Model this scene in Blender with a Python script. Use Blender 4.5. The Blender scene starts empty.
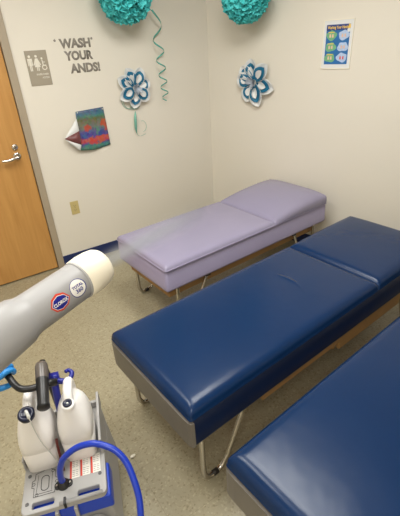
import bpy, bmesh, math, random
from mathutils import Vector, Matrix, Euler, noise

C = bpy.context.scene.collection
S = bpy.context.scene
R = math.radians
random.seed(7)

# ------------------------------------------------------------------ camera
cam_data = bpy.data.cameras.new('camera')
cam = bpy.data.objects.new('camera', cam_data)
C.objects.link(cam)
cam_data.sensor_fit = 'VERTICAL'
cam_data.sensor_height = 36.0
cam_data.lens = 394.06 / 516 * 36.0
cam_data.clip_start = 0.05
_r = Vector((0.829, -0.557, -0.053)); _d = Vector((0.468, 0.741, -0.482))
_d.normalize(); _r = (_r - _d * _r.dot(_d)).normalized(); _u = _r.cross(_d)
M = Matrix((( _r.x, _u.x, -_d.x, -2.4542), (_r.y, _u.y, -_d.y, -3.2671), (_r.z, _u.z, -_d.z, 1.7053), (0, 0, 0, 1)))
cam.matrix_world = M
S.camera = cam

# ------------------------------------------------------------------ world, exposure, lights
w = bpy.data.worlds.new('world'); S.world = w; w.use_nodes = True
w.node_tree.nodes['Background'].inputs[0].default_value = (0.9, 0.92, 1, 1)
w.node_tree.nodes['Background'].inputs[1].default_value = 0.05
S.view_settings.view_transform = 'Standard'
S.view_settings.look = 'None'
S.view_settings.gamma = 1
S.view_settings.use_curve_mapping = False
S.view_settings.exposure = 0.0
CEIL = 2.62
LAMPS = [(-2.45, -1.55, 0.6, 1.2, 22), (-1.25, -1.9, 0.6, 1.2, 30), (-2.75, -3.9, 0.6, 1.2, 26)]
for i, (lx, ly, sx, sy, pw) in enumerate(LAMPS):
    ld = bpy.data.lights.new('troffer_light', 'AREA'); ld.shape = 'RECTANGLE'; ld.size = sx; ld.size_y = sy
    ld.energy = pw; ld.color = (0.955, 0.99, 1.0)
    lo = bpy.data.objects.new('troffer_light', ld); C.objects.link(lo); lo.location = (lx, ly, CEIL - 0.035)


# ------------------------------------------------------------------ materials
def srgb(c):
    def f(v):
        v /= 255.0
        return v / 12.92 if v <= 0.04045 else ((v + 0.055) / 1.055) ** 2.4
    return (f(c[0]), f(c[1]), f(c[2]), 1)


class NT:
    def __init__(s, name):
        s.m = bpy.data.materials.new(name); s.m.use_nodes = True; s.t = s.m.node_tree
        s.b = s.t.nodes['Principled BSDF']

    def n(s, typ, **kw):
        nd = s.t.nodes.new(typ)
        for k, v in kw.items():
            if k.startswith('i_'):
                key = k[2:]
                key = int(key) if key.isdigit() else key.replace('_', ' ')
                nd.inputs[key].default_value = v
            else:
                setattr(nd, k, v)
        return nd

    def l(s, a, b): s.t.links.new(a, b)

    def math(s, op, a, b=None, c=None):
        nd = s.n('ShaderNodeMath', operation=op)
        for i, v in enumerate((a, b, c)):
            if v is None: continue
            if isinstance(v, (int, float)): nd.inputs[i].default_value = v
            else: s.l(v, nd.inputs[i])
        return nd.outputs[0]


def mat(name, col, rough=0.5, metal=0.0, spec=0.5, var=0.0, vscale=6.0, bump=0.0, bscale=60.0, coat=0.0, trans=0.0, sheen=0.0):
    t = NT(name); b = t.b
    b.inputs['Roughness'].default_value = rough; b.inputs['Metallic'].default_value = metal
    b.inputs['Specular IOR Level'].default_value = spec; b.inputs['Coat Weight'].default_value = coat
    b.inputs['Transmission Weight'].default_value = trans
    b.inputs['Sheen Weight'].default_value = sheen
    c = srgb(col)
    tc = t.n('ShaderNodeTexCoord')
    nz = t.n('ShaderNodeTexNoise', i_Scale=vscale, i_Detail=3.0); t.l(tc.outputs['Object'], nz.inputs['Vector'])
    mx = t.n('ShaderNodeMix', data_type='RGBA')
    t.l(nz.outputs[0], mx.inputs[0])
    mx.inputs[6].default_value = tuple(x * (1 - var) for x in c[:3]) + (1,)
    mx.inputs[7].default_value = tuple(min(1, x * (1 + var)) for x in c[:3]) + (1,)
    t.l(mx.outputs[2], b.inputs['Base Color'])
    if bump:
        n2 = t.n('ShaderNodeTexNoise', i_Scale=bscale, i_Detail=4.0); t.l(tc.outputs['Object'], n2.inputs['Vector'])
        bp = t.n('ShaderNodeBump', i_Strength=bump, i_Distance=0.002); t.l(n2.outputs[0], bp.inputs['Height'])
        t.l(bp.outputs[0], b.inputs['Normal'])
    return t.m


def floor_mat():
    t = NT('speckled_vinyl_floor'); b = t.b
    tc = t.n('ShaderNodeTexCoord')
    v = t.n('ShaderNodeTexVoronoi', i_Scale=130.0); t.l(tc.outputs['Object'], v.inputs['Vector'])
    sep = t.n('ShaderNodeSeparateColor'); t.l(v.outputs['Color'], sep.inputs[0])
    r = t.n('ShaderNodeValToRGB'); t.l(sep.outputs[0], r.inputs[0])
    e = r.color_ramp.elements
    e[0].position = 0.0; e[0].color = srgb((134, 122, 92))
    e[1].position = 1.0; e[1].color = srgb((176, 166, 138))
    for p, c in ((0.08, (147, 137, 111)), (0.2, (157, 148, 122)), (0.85, (160, 151, 125))):
        x = e.new(p); x.color = srgb(c)
    n = t.n('ShaderNodeTexNoise', i_Scale=2.2, i_Detail=4.0); t.l(tc.outputs['Object'], n.inputs['Vector'])
    mr = t.n('ShaderNodeMapRange', i_3=0.9, i_4=1.08); t.l(n.outputs[0], mr.inputs[0])
    mx = t.n('ShaderNodeVectorMath', operation='SCALE'); t.l(r.outputs[0], mx.inputs[0]); t.l(mr.outputs[0], mx.inputs['Scale'])
    # tile joints, 305 mm tiles
    br = t.n('ShaderNodeTexBrick', i_Scale=1.0, offset=0.0)
    br.inputs['Brick Width'].default_value = 0.305; br.inputs['Row Height'].default_value = 0.305
    br.inputs['Mortar Size'].default_value = 0.0012; br.inputs['Color1'].default_value = (1, 1, 1, 1)
    br.inputs['Color2'].default_value = (1, 1, 1, 1); br.inputs['Mortar'].default_value = (.8, .78, .74, 1)
    t.l(tc.outputs['Object'], br.inputs['Vector'])
    m2 = t.n('ShaderNodeMix', data_type='RGBA', blend_type='MULTIPLY'); m2.inputs[0].default_value = 1
    t.l(mx.outputs[0], m2.inputs[6]); t.l(br.outputs[0], m2.inputs[7])
    t.l(m2.outputs[2], b.inputs['Base Color'])
    b.inputs['Roughness'].default_value = 0.38
    return t.m


def door_mat():
    t = NT('honey_wood_veneer'); b = t.b
    tc = t.n('ShaderNodeTexCoord')
    mp = t.n('ShaderNodeMapping'); mp.inputs['Scale'].default_value = (14, 14, 1.1); t.l(tc.outputs['Object'], mp.inputs[0])
    n = t.n('ShaderNodeTexNoise', i_Scale=2.0, i_Detail=6.0, i_Distortion=0.8); t.l(mp.outputs[0], n.inputs['Vector'])
    r = t.n('ShaderNodeValToRGB'); t.l(n.outputs[0], r.inputs[0])
    e = r.color_ramp.elements
    e[0].position = 0.3; e[0].color = srgb((182, 132, 70)); e[1].position = 0.75; e[1].color = srgb((200, 150, 86))
    t.l(r.outputs[0], b.inputs['Base Color']); b.inputs['Roughness'].default_value = 0.38
    return t.m


def vinyl(name, col, rough, crease=False, spec=.4):
    t = NT(name); b = t.b
    b.inputs['Specular IOR Level'].default_value = spec
    tc = t.n('ShaderNodeTexCoord')
    n = t.n('ShaderNodeTexNoise', i_Scale=2.5, i_Detail=3.0); t.l(tc.outputs['Object'], n.inputs['Vector'])
    mx = t.n('ShaderNodeMix', data_type='RGBA'); c = srgb(col)
    mx.inputs[6].default_value = tuple(x * .93 for x in c[:3]) + (1,); mx.inputs[7].default_value = tuple(min(1, x * 1.07) for x in c[:3]) + (1,)
    t.l(n.outputs[0], mx.inputs[0]); t.l(mx.outputs[2], b.inputs['Base Color'])
    b.inputs['Roughness'].default_value = rough
    n2 = t.n('ShaderNodeTexNoise', i_Scale=260.0, i_Detail=2.0); t.l(tc.outputs['Object'], n2.inputs['Vector'])
    n3 = t.n('ShaderNodeTexNoise', i_Scale=7.0, i_Detail=2.0); t.l(tc.outputs['Object'], n3.inputs['Vector'])
    h = t.math('ADD', t.math('MULTIPLY', n2.outputs[0], 0.00025), t.math('MULTIPLY', n3.outputs[0], 0.004))
    if crease:
        sp = t.n('ShaderNodeSeparateXYZ'); t.l(tc.outputs['Object'], sp.inputs[0])
        # a short curved ridge pressed into the cover
        y = t.math('ADD', sp.outputs[1], 0.29)
        cx = t.math('ADD', t.math('MULTIPLY', t.math('MULTIPLY', y, y), -2.2), 0.945)
        dx = t.math('DIVIDE', t.math('SUBTRACT', sp.outputs[0], cx), 0.011)
        g = t.math('EXPONENT', t.math('MULTIPLY', t.math('MULTIPLY', dx, dx), -1.0))
        yy = t.math('DIVIDE', y, 0.075)
        g2 = t.math('EXPONENT', t.math('MULTIPLY', t.math('MULTIPLY', yy, yy), -1.0))
        h = t.math('ADD', h, t.math('MULTIPLY', t.math('MULTIPLY', g, g2), 0.006))
    bp = t.n('ShaderNodeBump', i_Strength=0.6, i_Distance=1.0); t.l(h, bp.inputs['Height'])
    t.l(bp.outputs[0], b.inputs['Normal'])
    return t.m


MT = {}
MT['wall'] = mat('cream_wall_paint', (224, 217, 203), 0.6, var=0.015, vscale=2, bump=0.15, bscale=120)
MT['ceiling'] = mat('ceiling_tile', (235, 232, 222), 0.9, var=0.02, bump=0.4, bscale=90)
MT['floor'] = floor_mat()
MT['base'] = mat('navy_rubber_base', (24, 42, 92), 0.45)
MT['jamb'] = mat('taupe_metal_frame', (164, 150, 129), 0.45, var=0.02)
MT['door'] = door_mat()
MT['gap'] = mat('dark_gap_shade', (42, 34, 28), 0.8)  # shade of the door gap, painted as a dark colour
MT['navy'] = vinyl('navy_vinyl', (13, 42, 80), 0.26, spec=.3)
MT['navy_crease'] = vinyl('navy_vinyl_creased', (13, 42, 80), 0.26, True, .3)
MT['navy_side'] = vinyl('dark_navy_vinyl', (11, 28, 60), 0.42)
MT['taupe'] = vinyl('taupe_vinyl', (112, 106, 98), 0.4)
MT['lav'] = vinyl('lavender_vinyl', (146, 140, 164), 0.26)
MT['lav_side'] = vinyl('lavender_vinyl_band', (152, 144, 170), 0.4)
MT['wood'] = mat('plywood', (160, 122, 74), 0.6, var=0.15, vscale=12)
MT['chrome'] = mat('chrome', (205, 200, 192), 0.16, 1.0)
MT['black'] = mat('black_plastic', (24, 23, 24), 0.38, var=.1)
MT['rubber'] = mat('dark_rubber', (40, 34, 30), 0.6)
MT['gunmetal'] = mat('glossy_brown_grey_plastic', (92, 84, 78), 0.28)
MT['grey'] = mat('grey_plastic', (164, 162, 160), 0.42, var=.02)
MT['dgrey'] = mat('darker_grey_plastic', (96, 95, 95), 0.5, var=.03)
MT['gun'] = mat('light_grey_plastic', (154, 152, 151), 0.42, var=.015)
MT['cap'] = mat('offwhite_plastic', (238, 229, 208), 0.4)
MT['blue'] = mat('blue_plastic', (22, 62, 178), 0.35, var=.05)
MT['dblue'] = mat('deep_blue_plastic', (22, 30, 130), 0.35, var=.05)
MT['hose'] = mat('blue_hose_rubber', (22, 54, 170), 0.3)
MT['jug'] = mat('white_hdpe', (244, 240, 236), 0.35, var=.01)
MT['navycap'] = mat('navy_cap', (14, 20, 48), 0.3)
MT['clear'] = mat('clear_tube', (205, 205, 200), 0.2)
MT['maroon'] = mat('maroon_plastic', (92, 26, 18), 0.35)
MT['paper'] = mat('white_label_paper', (232, 228, 220), 0.55)
MT['red'] = mat('red_print', (205, 62, 44), 0.5)
MT['print'] = mat('grey_print', (158, 154, 150), 0.6)
MT['ink'] = mat('dark_line', (52, 50, 50), 0.6)
MT['signplate'] = mat('taupe_sign_plastic', (158, 148, 130), 0.45)
MT['signwhite'] = mat('offwhite_raised_mark', (226, 220, 206), 0.5)
MT['decal'] = mat('grey_wall_lettering', (136, 129, 119), 0.6)
MT['ivory'] = mat('ivory_plastic', (196, 178, 122), 0.35)
MT['slot'] = mat('dark_slot', (60, 50, 36), 0.7)
MT['teal'] = mat('teal_tissue', (84, 206, 206), 0.75, var=.12, vscale=9)
MT['foil'] = mat('teal_foil', (88, 172, 156), 0.3, 0.35)
MT['mint'] = mat('mint_ribbon', (118, 178, 160), 0.35, 0.2)
MT['petalw'] = mat('white_paper', (222, 222, 220), 0.6)
MT['petalb'] = mat('blue_patterned_paper', (26, 112, 148), 0.55, var=.25, vscale=60)
MT['petals'] = mat('silver_paper', (190, 196, 205), 0.35, 0.3)
MT['glove'] = mat('blue_nitrile', (38, 132, 204), 0.42, bump=.4, bscale=40)
MT['scrap'] = mat('white_scrap', (232, 226, 210), 0.6)
MT['sleeve'] = mat('grey_knit', (120, 122, 128), 0.85, var=.05)


def emis(name, col, st):
    t = NT(name); t.b.inputs['Emission Color'].default_value = (*col, 1); t.b.inputs['Emission Strength'].default_value = st
    t.b.inputs['Base Color'].default_value = (.9, .9, .9, 1)
    return t.m


MT['diffuser'] = emis('lit_diffuser', (1.0, .9, .75), 5.0)


# ------------------------------------------------------------------ helpers
def obj(name, bm, m, parent=None, smooth=False, bevel=0):
    me = bpy.data.meshes.new(name)
    bmesh.ops.recalc_face_normals(bm, faces=bm.faces[:])
    bm.to_mesh(me); bm.free()
    me.materials.append(MT[m] if isinstance(m, str) else m)
    if smooth:
        for p in me.polygons: p.use_smooth = True
    o = bpy.data.objects.new(name, me); C.objects.link(o)
    if parent: o.parent = parent
    if bevel:
        b = o.modifiers.new('bevel', 'BEVEL'); b.width = bevel; b.segments = 3; b.limit_method = 'ANGLE'
    return o


def thing(name, label, cat, loc=(0, 0, 0), rot=(0, 0, 0), group=None):
    o = bpy.data.objects.new(name, None); C.objects.link(o)
    o.location = loc; o.rotation_euler = rot; o['label'] = label; o['category'] = cat
    if group: o['group'] = group
    o.empty_display_size = 0.05
    return o


def tag(o, label, cat, group=None):
    o['label'] = label; o['category'] = cat
    if group: o['group'] = group
    return o


def struct(o, label=None):
    o['kind'] = 'structure'
    if label: o['label'] = label
    return o


def box(bm, x0, x1, y0, y1, z0, z1, mx=None):
    r = bmesh.ops.create_cube(bm, size=1)
    for v in r['verts']:
        v.co = Vector(((x0 + x1) / 2 + v.co.x * (x1 - x0), (y0 + y1) / 2 + v.co.y * (y1 - y0), (z0 + z1) / 2 + v.co.z * (z1 - z0)))
        if mx: v.co = mx @ v.co
    return bm


def B(*a):
    bm = bmesh.new(); return box(bm, *a)


def frames(pts):
    """parallel transported frames along a path"""
    T = []
    for i in range(len(pts)):
        a = pts[max(0, i - 1)]; b = pts[min(len(pts) - 1, i + 1)]
        T.append((b - a).normalized())
    n = T[0].orthogonal().normalized(); out = []
    for i, t in enumerate(T):
        n = (n - t * n.dot(t)).normalized(); out.append((t, n, t.cross(n)))
    return out


def catmull(P, k=8):
    P = [Vector(p) for p in P]
    out = []
    for i in range(len(P) - 1):
        p0 = P[i - 1] if i else P[0] * 2 - P[1]
        p3 = P[i + 2] if i + 2 < len(P) else P[-1] * 2 - P[-2]
        p1, p2 = P[i], P[i + 1]
        for j in range(k):
            t = j / k
            out.append(0.5 * ((2 * p1) + (p2 - p0) * t + (2 * p0 - 5 * p1 + 4 * p2 - p3) * t * t + (3 * p1 - p0 - 3 * p2 + p3) * t ** 3))
    out.append(P[-1]); return out


def tube(bm, pts, r, seg=12, caps=True):
    pts = [Vector(p) for p in pts]; fr = frames(pts); rings = []
    for i, (p, (t, n, b)) in enumerate(zip(pts, fr)):
        rr = r[i] if isinstance(r, (list, tuple)) else r
        rings.append([bm.verts.new(p + (n * math.cos(2 * math.pi * k / seg) + b * math.sin(2 * math.pi * k / seg)) * rr) for k in range(seg)])
    for a, b in zip(rings, rings[1:]):
        for k in range(seg):
            bm.faces.new((a[k], a[(k + 1) % seg], b[(k + 1) % seg], b[k]))
    if caps:
        bm.faces.new(rings[0][::-1]); bm.faces.new(rings[-1])
    return bm


def lathe(bm, prof, o, ax, seg=40):
    """prof: (s, r) along the axis ax from o"""
    o = Vector(o); ax = Vector(ax).normalized(); n = ax.orthogonal().normalized(); b = ax.cross(n); rings = []
    for s, r in prof:
        if r < 1e-6: rings.append([bm.verts.new(o + ax * s)])
        else: rings.append([bm.verts.new(o + ax * s + (n * math.cos(2 * math.pi * k / seg) + b * math.sin(2 * math.pi * k / seg)) * r) for k in range(seg)])
    for a, c in zip(rings, rings[1:]):
        for k in range(seg):
            k2 = (k + 1) % seg
            if len(a) == 1 and len(c) == 1: continue
            if len(a) == 1: bm.faces.new((a[0], c[k2], c[k]))
            elif len(c) == 1: bm.faces.new((a[k], a[k2], c[0]))
            else: bm.faces.new((a[k], a[k2], c[k2], c[k]))
    return bm


def prism(bm, poly, z0, z1, f=None):
    f = f or (lambda x, y, z: Vector((x, y, z)))
    a = [bm.verts.new(f(x, y, z0)) for x, y in poly]; b = [bm.verts.new(f(x, y, z1)) for x, y in poly]
    bm.faces.new(a[::-1]); bm.faces.new(b)
    for i in range(len(poly)):
        j = (i + 1) % len(poly); bm.faces.new((a[i], a[j], b[j], b[i]))
    return bm


def ribbon(bm, pts, widths, th=0.0006, updir=None):
    """a thin strip with real thickness; updir(i) gives the strip's width direction"""
    pts = [Vector(p) for p in pts]; rows = []
    fr = frames(pts)
    for i, p in enumerate(pts):
        t = fr[i][0]; u = Vector(updir(i)); u = (u - t * u.dot(t)).normalized(); n = t.cross(u)
        wd = widths[i] if isinstance(widths, (list, tuple)) else widths
        rows.append([bm.verts.new(p + u * a * wd / 2 + n * c * th / 2) for a, c in ((-1, -1), (1, -1), (1, 1), (-1, 1))])
    for a, b in zip(rows, rows[1:]):
        for k in range(4): bm.faces.new((a[k], a[(k + 1) % 4], b[(k + 1) % 4], b[k]))
    bm.faces.new(rows[0][::-1]); bm.faces.new(rows[-1])
    return bm


def text(s, size, bold=0.0, xs=1.0, align='CENTER', depth=0.0005):
    """a mesh bmesh of flat lettering in the xy plane, extruded along z"""
    cu = bpy.data.curves.new('t', 'FONT'); cu.body = s; cu.size = size; cu.offset = bold; cu.align_x = align
    cu.extrude = depth; cu.resolution_u = 3
    o = bpy.data.objects.new('t', cu); C.objects.link(o)
    bpy.context.view_layer.update()
    me = bpy.data.meshes.new_from_object(o.evaluated_get(bpy.context.evaluated_depsgraph_get()))
    bpy.data.objects.remove(o); bpy.data.curves.remove(cu)
    bm = bmesh.new(); bm.from_mesh(me); bpy.data.meshes.remove(me)
    for v in bm.verts: v.co.x *= xs
    return bm


def xform(bm, f):
    for v in bm.verts: v.co = f(v.co)
    return bm


def join(bm, other):
    me = bpy.data.meshes.new('j'); other.to_mesh(me); other.free(); bm.from_mesh(me); bpy.data.meshes.remove(me); return bm


def rounded(x0, x1, y0, y1, r, n=5):
    out = []
    for cx, cy, a0 in ((x1 - r, y1 - r, 0), (x0 + r, y1 - r, 90), (x0 + r, y0 + r, 180), (x1 - r, y0 + r, 270)):
        for k in range(n + 1): out.append((cx + r * math.cos(R(a0 + 90 * k / n)), cy + r * math.sin(R(a0 + 90 * k / n))))
    return out


# ------------------------------------------------------------------ the room
RA = R(16)                                  # the right wall stands off square
XL, YB = -3.9, -4.9
struct(obj('floor', B(XL - .2, 1.7, YB - .2, .2, -.05, 0), 'floor'), 'beige speckled vinyl floor')
bm = bmesh.new()
box(bm, -1.827, -.1, 0, .12, 0, CEIL); box(bm, XL, -2.86, 0, .12, 0, CEIL); box(bm, -2.86, -1.827, 0, .12, 2.15, CEIL)
struct(obj('wall_far', bm, 'wall'), 'cream painted wall with the door')
rd = Vector((math.sin(RA), -math.cos(RA), 0)); rn = Vector((-math.cos(RA), -math.sin(RA), 0))   # along, inward normal
R0 = Vector((-.175, 0, 0))


def RW(s, z, off=0.0):
    """point on the right wall: s metres from the far corner, z high, off towards the room"""
    return R0 + rd * s + rn * off + Vector((0, 0, z))


bm = bmesh.new()
prism(bm, [(-.12, 0), (5.2, 0), (5.2, .12), (-.12, .12)], 0, CEIL, lambda x, y, z: RW(x, z, -y))
struct(obj('wall_right', bm, 'wall'), 'cream painted wall at the heads of the tables')
struct(obj('wall_left', B(XL - .12, XL, YB, .12, 0, CEIL), 'wall'))
struct(obj('wall_back', B(XL, 1.5, YB - .12, YB, 0, CEIL), 'wall'))
struct(obj('ceiling', B(XL - .1, 1.7, YB - .1, .2, CEIL, CEIL + .08), 'ceiling'))
bm = B(-1.827, R0.x - .008, -.007, 0, 0, .1); box(bm, -1.827, R0.x - .008, -.011, 0, 0, .014)
struct(obj('baseboard_far', bm, 'base', bevel=.002), 'navy rubber baseboard')
bm = prism(bmesh.new(), [(0, 0), (5.09, 0), (5.09, .007), (0, .007)], 0, .1, lambda x, y, z: RW(x, z, y))
struct(obj('baseboard_right', bm, 'base'))

# door
d = thing('door_1', 'honey wood door with a chrome lever in a taupe metal frame', 'door', (-1.88, 0, 0)); del d['category']
d['kind'] = 'structure'
bm = bmesh.new()
box(bm, 0, .053, -.018, .12, 0, 2.15); box(bm, -.98, -.927, -.018, .12, 0, 2.15); box(bm, -.98, .053, -.018, .12, 2.1, 2.15)
obj('door_frame', bm, 'jamb', d, bevel=.002)
obj('door_leaf', B(-.923, -.004, .004, .045, .012, 2.095), 'door', d, bevel=.002)
bm = B(-.927, 0, .046, .06, 0, 2.1)
obj('door_gap_shade', bm, 'gap', d)  # dark sheet behind the leaf, its colour stands in for shade in the gaps
hx = -.088
bm = lathe(bmesh.new(), [(0, .029), (.006, .029), (.010, .024), (.012, .015), (.05, .012), (.055, .0)], (hx, .004, 1.015), (0, -1, 0), 32)
lv = catmull([(hx, -.045, 1.015), (hx - .03, -.05, 1.012), (hx - .075, -.05, 1.004), (hx - .12, -.042, 1.006)], 6)
tube(bm, lv, [.014 - .005 * i / (len(lv) - 1) for i in range(len(lv))], 12)
h = obj('door_handle', bm, 'chrome', d, True)
bm = lathe(bmesh.new(), [(0, .023), (.008, .023), (.012, .018), (.012, .0)], (hx, .004, 1.082), (0, -1, 0), 32)
k = obj('door_lock', bm, 'chrome', d, True)
obj('keyhole', B(hx - .0015, hx + .0015, -.0095, -.008, 1.074, 1.09), 'slot', k)
obj('latch_plate', B(-.006, -.0015, -.001, .004, .97, 1.06), 'chrome', d)

# ceiling light fittings
for i, (lx, ly, sx, sy, pw) in enumerate(LAMPS):
    t = thing('ceiling_light', ['recessed ceiling light nearest the door', 'recessed ceiling light over the navy tables', 'recessed ceiling light by the back wall'][i], 'ceiling light', (lx, ly, CEIL), group='recessed ceiling lights')
    bm = bmesh.new()
    for a in (-1, 1):
        box(bm, a * sx / 2 - .02 * (a > 0) , a * sx / 2 + .02 * (a < 0), -sy / 2, sy / 2, -.03, 0)
        box(bm, -sx / 2, sx / 2, a * sy / 2 - .02 * (a > 0), a * sy / 2 + .02 * (a < 0), -.03, 0)
    obj('frame', bm, 'grey', t)
    obj('diffuser', B(-sx / 2 + .02, sx / 2 - .02, -sy / 2 + .02, sy / 2 - .02, -.02, -.01), 'diffuser', t)


# ------------------------------------------------------------------ treatment tables
def pad(L, x0, W, z0, z1, r, puff, wedge=0.0, nx=48, ny=26, corner=.012):
    """padded cushion from x0 to x0+L, across 0..-W, domed top, soft edges; wedge lifts its head end"""
    bm = bmesh.new(); H = z1 - z0; grid = []
    nside = 6
    def prof(u):  # smooth spacing, denser near the edges
        return .5 - .5 * math.cos(math.pi * u)
    for i in range(nx + 1):
        row = []
        for j in range(ny + 1):
            x = prof(i / nx) * L; y = prof(j / ny) * W
            d = min(x, L - x); e = min(y, W - y)
            # long soft fall-off towards each border, mitred at the corners
            def drop(q):
                return 0 if q >= r else H * .88 * (1 - math.sqrt(max(0, 1 - ((r - q) / r) ** 2.6)))
            dr = min(H * .9, (drop(d) ** 5 + drop(e) ** 5) ** .2)
            z = z1 - dr
            u, v = 2 * x / L - 1, 2 * y / W - 1
            z += puff * (1 - abs(u) ** 3.0) * (1 - abs(v) ** 3.0)
            if wedge:
                f = x / L; z += wedge * (1 - (1 - f) ** 2.2) * (1 - .25 * abs(v) ** 4)
            row.append(bm.verts.new((x0 + x, -y, z)))
        grid.append(row)
    for i in range(nx):
        for j in range(ny):
            bm.faces.new((grid[i][j], grid[i + 1][j], grid[i + 1][j + 1], grid[i][j + 1]))
    loop = [grid[i][0] for i in range(nx)] + [grid[nx][j] for j in range(ny)] + [grid[i][ny] for i in range(nx, 0, -1)] + [grid[0][j] for j in range(ny, 0, -1)]
    prev = loop
    for s in range(1, nside + 1):
        f = s / nside
        cur = []
        for v0 in loop:
            o = 0.002 * math.sin(math.pi * f)
            cxm, cym = x0 + L / 2, -W / 2
            ox = o * (1 if v0.co.x > cxm + L / 2 - 1e-4 else -1 if v0.co.x < cxm - L / 2 + 1e-4 else 0)
            oy = o * (1 if v0.co.y > cym + W / 2 - 1e-4 else -1 if v0.co.y < cym - W / 2 + 1e-4 else 0)
            cur.append(bm.verts.new((v0.co.x + ox, v0.co.y + oy, v0.co.z * (1 - f) + z0 * f)))
        n = len(loop)
        for k in range(n): bm.faces.new((prev[k], prev[(k + 1) % n], cur[(k + 1) % n], cur[k]))
        prev = cur
    bm.faces.new(prev)
    # soften the vertical corners
    for v in bm.verts:
        dx = min(v.co.x - x0, x0 + L - v.co.x); dy = min(-v.co.y, W + v.co.y)
        if dx < corner and dy < corner:
            cx = x0 + corner if v.co.x < x0 + L / 2 else x0 + L - corner
            cy = -corner if v.co.y > -W / 2 else -W + corner
            q = Vector((v.co.x - cx, v.co.y - cy)); m = max(abs(q.x), abs(q.y))
            if q.length > 1e-6:
                q2 = q.normalized() * m; v.co.x, v.co.y = cx + q2.x, cy + q2.y
    return bm


def table(label, x, y, ang, L, W, H, t, seam, m_top, m_side, m_front, wedge, dome, crease=None, top_share=.42, lx=.07, welt=False, hp_=.012, wood=(.05, .06)):
    T = thing('treatment_table', label, 'treatment table', (x, y, 0), (0, 0, R(ang)))
    zt = H - t * top_share
    # upholstered band
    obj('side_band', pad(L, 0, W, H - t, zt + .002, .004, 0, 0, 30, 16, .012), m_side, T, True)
    if m_front:
        bm = bmesh.new(); c = .022; pts = []
        outer = [(-.0065, -.02), (-.0085, -.05), (-.0085, -W / 2), (-.0085, -W + .05), (-.0065, -W + .012), (-.001, -W - .003), (.012, -W - .0075), (.012, -W + .01), (.004, -W + .03), (.004, -.03), (.012, -.01), (.006, -.004), (-.002, -.006)]
        prism(bm, outer, H - t + .002, zt - .006)
        obj('end_panel', bm, m_front, T, False)
    obj('cushion', pad(seam, 0, W, zt, H - .002, .05, .009), crease or m_top, T, True)
    obj('head_cushion', pad(L - seam, seam - .002, W, zt, H - .003, .05, hp_, wedge, 36, 26), m_top, T, True)
    # welt between cushions and band
    wl = [Vector(q + (zt,)) for q in rounded(-.003, L + .003, -W - .003, .003, .02, 6)]; wl.append(wl[0])
    if welt: obj('piping', tube(bmesh.new(), wl, .002, 8), m_side, T, True)
    # wooden base under the upholstery, set in from the band
    zb = H - t
    bm = bmesh.new()
    ws, wh = wood
    we = L - .05 if ws < .1 else L - .36; wi = -.012 if ws > .1 else -.065
    for ya in (wi - .02, -W - wi): box(bm, ws, we, ya, ya + .02, zb - wh, zb + .01)
    box(bm, ws, ws + .02, -W + .07, -.07, zb - wh, zb + .01); box(bm, we - .02, we, -W + .07, -.07, zb - wh, zb + .01)
    box(bm, .06, L - .06, -W + .05, -.05, zb - .006, zb + .008)
    if ws > .1:
        box(bm, .98, we, -W + .0125, -W + .031, zb - .10, zb - wh); box(bm, .98, 1.0, -W + .05, -.05, zb - .13, zb)
    obj('wooden_base', bm, 'wood', T)
    # four bent chrome legs, each with its bracket and glides
    for ex in (0, 1):
        for sy in (0, 1):
            yy = -.04 if sy == 0 else -W + .04
            s = 1 if ex == 0 else -1; X = lx if ex == 0 else L - lx
            zz = zb + .008
            path = [(X, yy, zz), (X, yy, .10), (X + s * .004, yy, .05), (X + s * .022, yy, .02), (X + s * .05, yy, .0135), (X + s * .075, yy, .0135), (X + s * .105, yy, .026), (X + s * .13, yy, .06), (X + s * .155, yy, .11), (X + s * .25, yy, zz - .02)]
            lg = obj('leg', tube(bmesh.new(), catmull(path, 6), .0125, 14), 'chrome', T, True)
            bm = B(X + s * .25 - .02, X + s * .25 + .02, yy - .014, yy + .014, zb - .035, zb - .004)
            obj('bracket', bm, 'black', lg, bevel=.003)
            obj('glide', lathe(bmesh.new(), [(-.014, .0), (-.014, .0135), (.014, .0135), (.014, 0)], (X + s * .062, yy, .0135), (1, 0, 0), 14), 'rubber', lg, True)
    return T


table('lavender vinyl treatment table with a raised wedge headrest, farthest from the camera', -1.5892, -.7971, 4.43, 1.585, .626, .530, .184, .972, 'lav', 'lav_side', None, .058, .012, top_share=.19, lx=.10, welt=True, hp_=.03, wood=(.05, .09))
table('navy blue treatment table in the middle, seamed near its head, beside the lavender one', -2.0454, -1.7811, 4.68, 1.95, .627, .538, .196, 1.275, 'navy', 'navy_side', 'taupe', .012, .010, 'navy_crease', top_share=.28, wood=(.40, .05))
table('navy blue treatment table nearest the camera, cut off by the right edge', -1.985, -2.6035, 5.13, 1.93, .61, .535, .201, 1.24, 'navy', 'navy_side', 'taupe', .012, .010, top_share=.32, wood=(.40, .05))

# ------------------------------------------------------------------ things on the far wall (plane y = 0)
FW = lambda x, z, off=0.0: Vector((x, -off, z))

# restroom sign
s = thing('restroom_sign', 'taupe restroom sign with white man, woman and wheelchair symbols', 'sign', (-1.668, 0, 1.594))
obj('plate', B(-.076, .076, -.004, 0, -.114, .114), 'signplate', s, bevel=.0015)


def wallmark(bm, poly, off=.0041, th=.0012):
    return prism(bm, poly, off, off + th, lambda x, y, z: Vector((x, -z, y)))


def disc(cx, cy, r, n=18): return [(cx + r * math.cos(2 * math.pi * k / n), cy + r * math.sin(2 * math.pi * k / n)) for k in range(n)]


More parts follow.
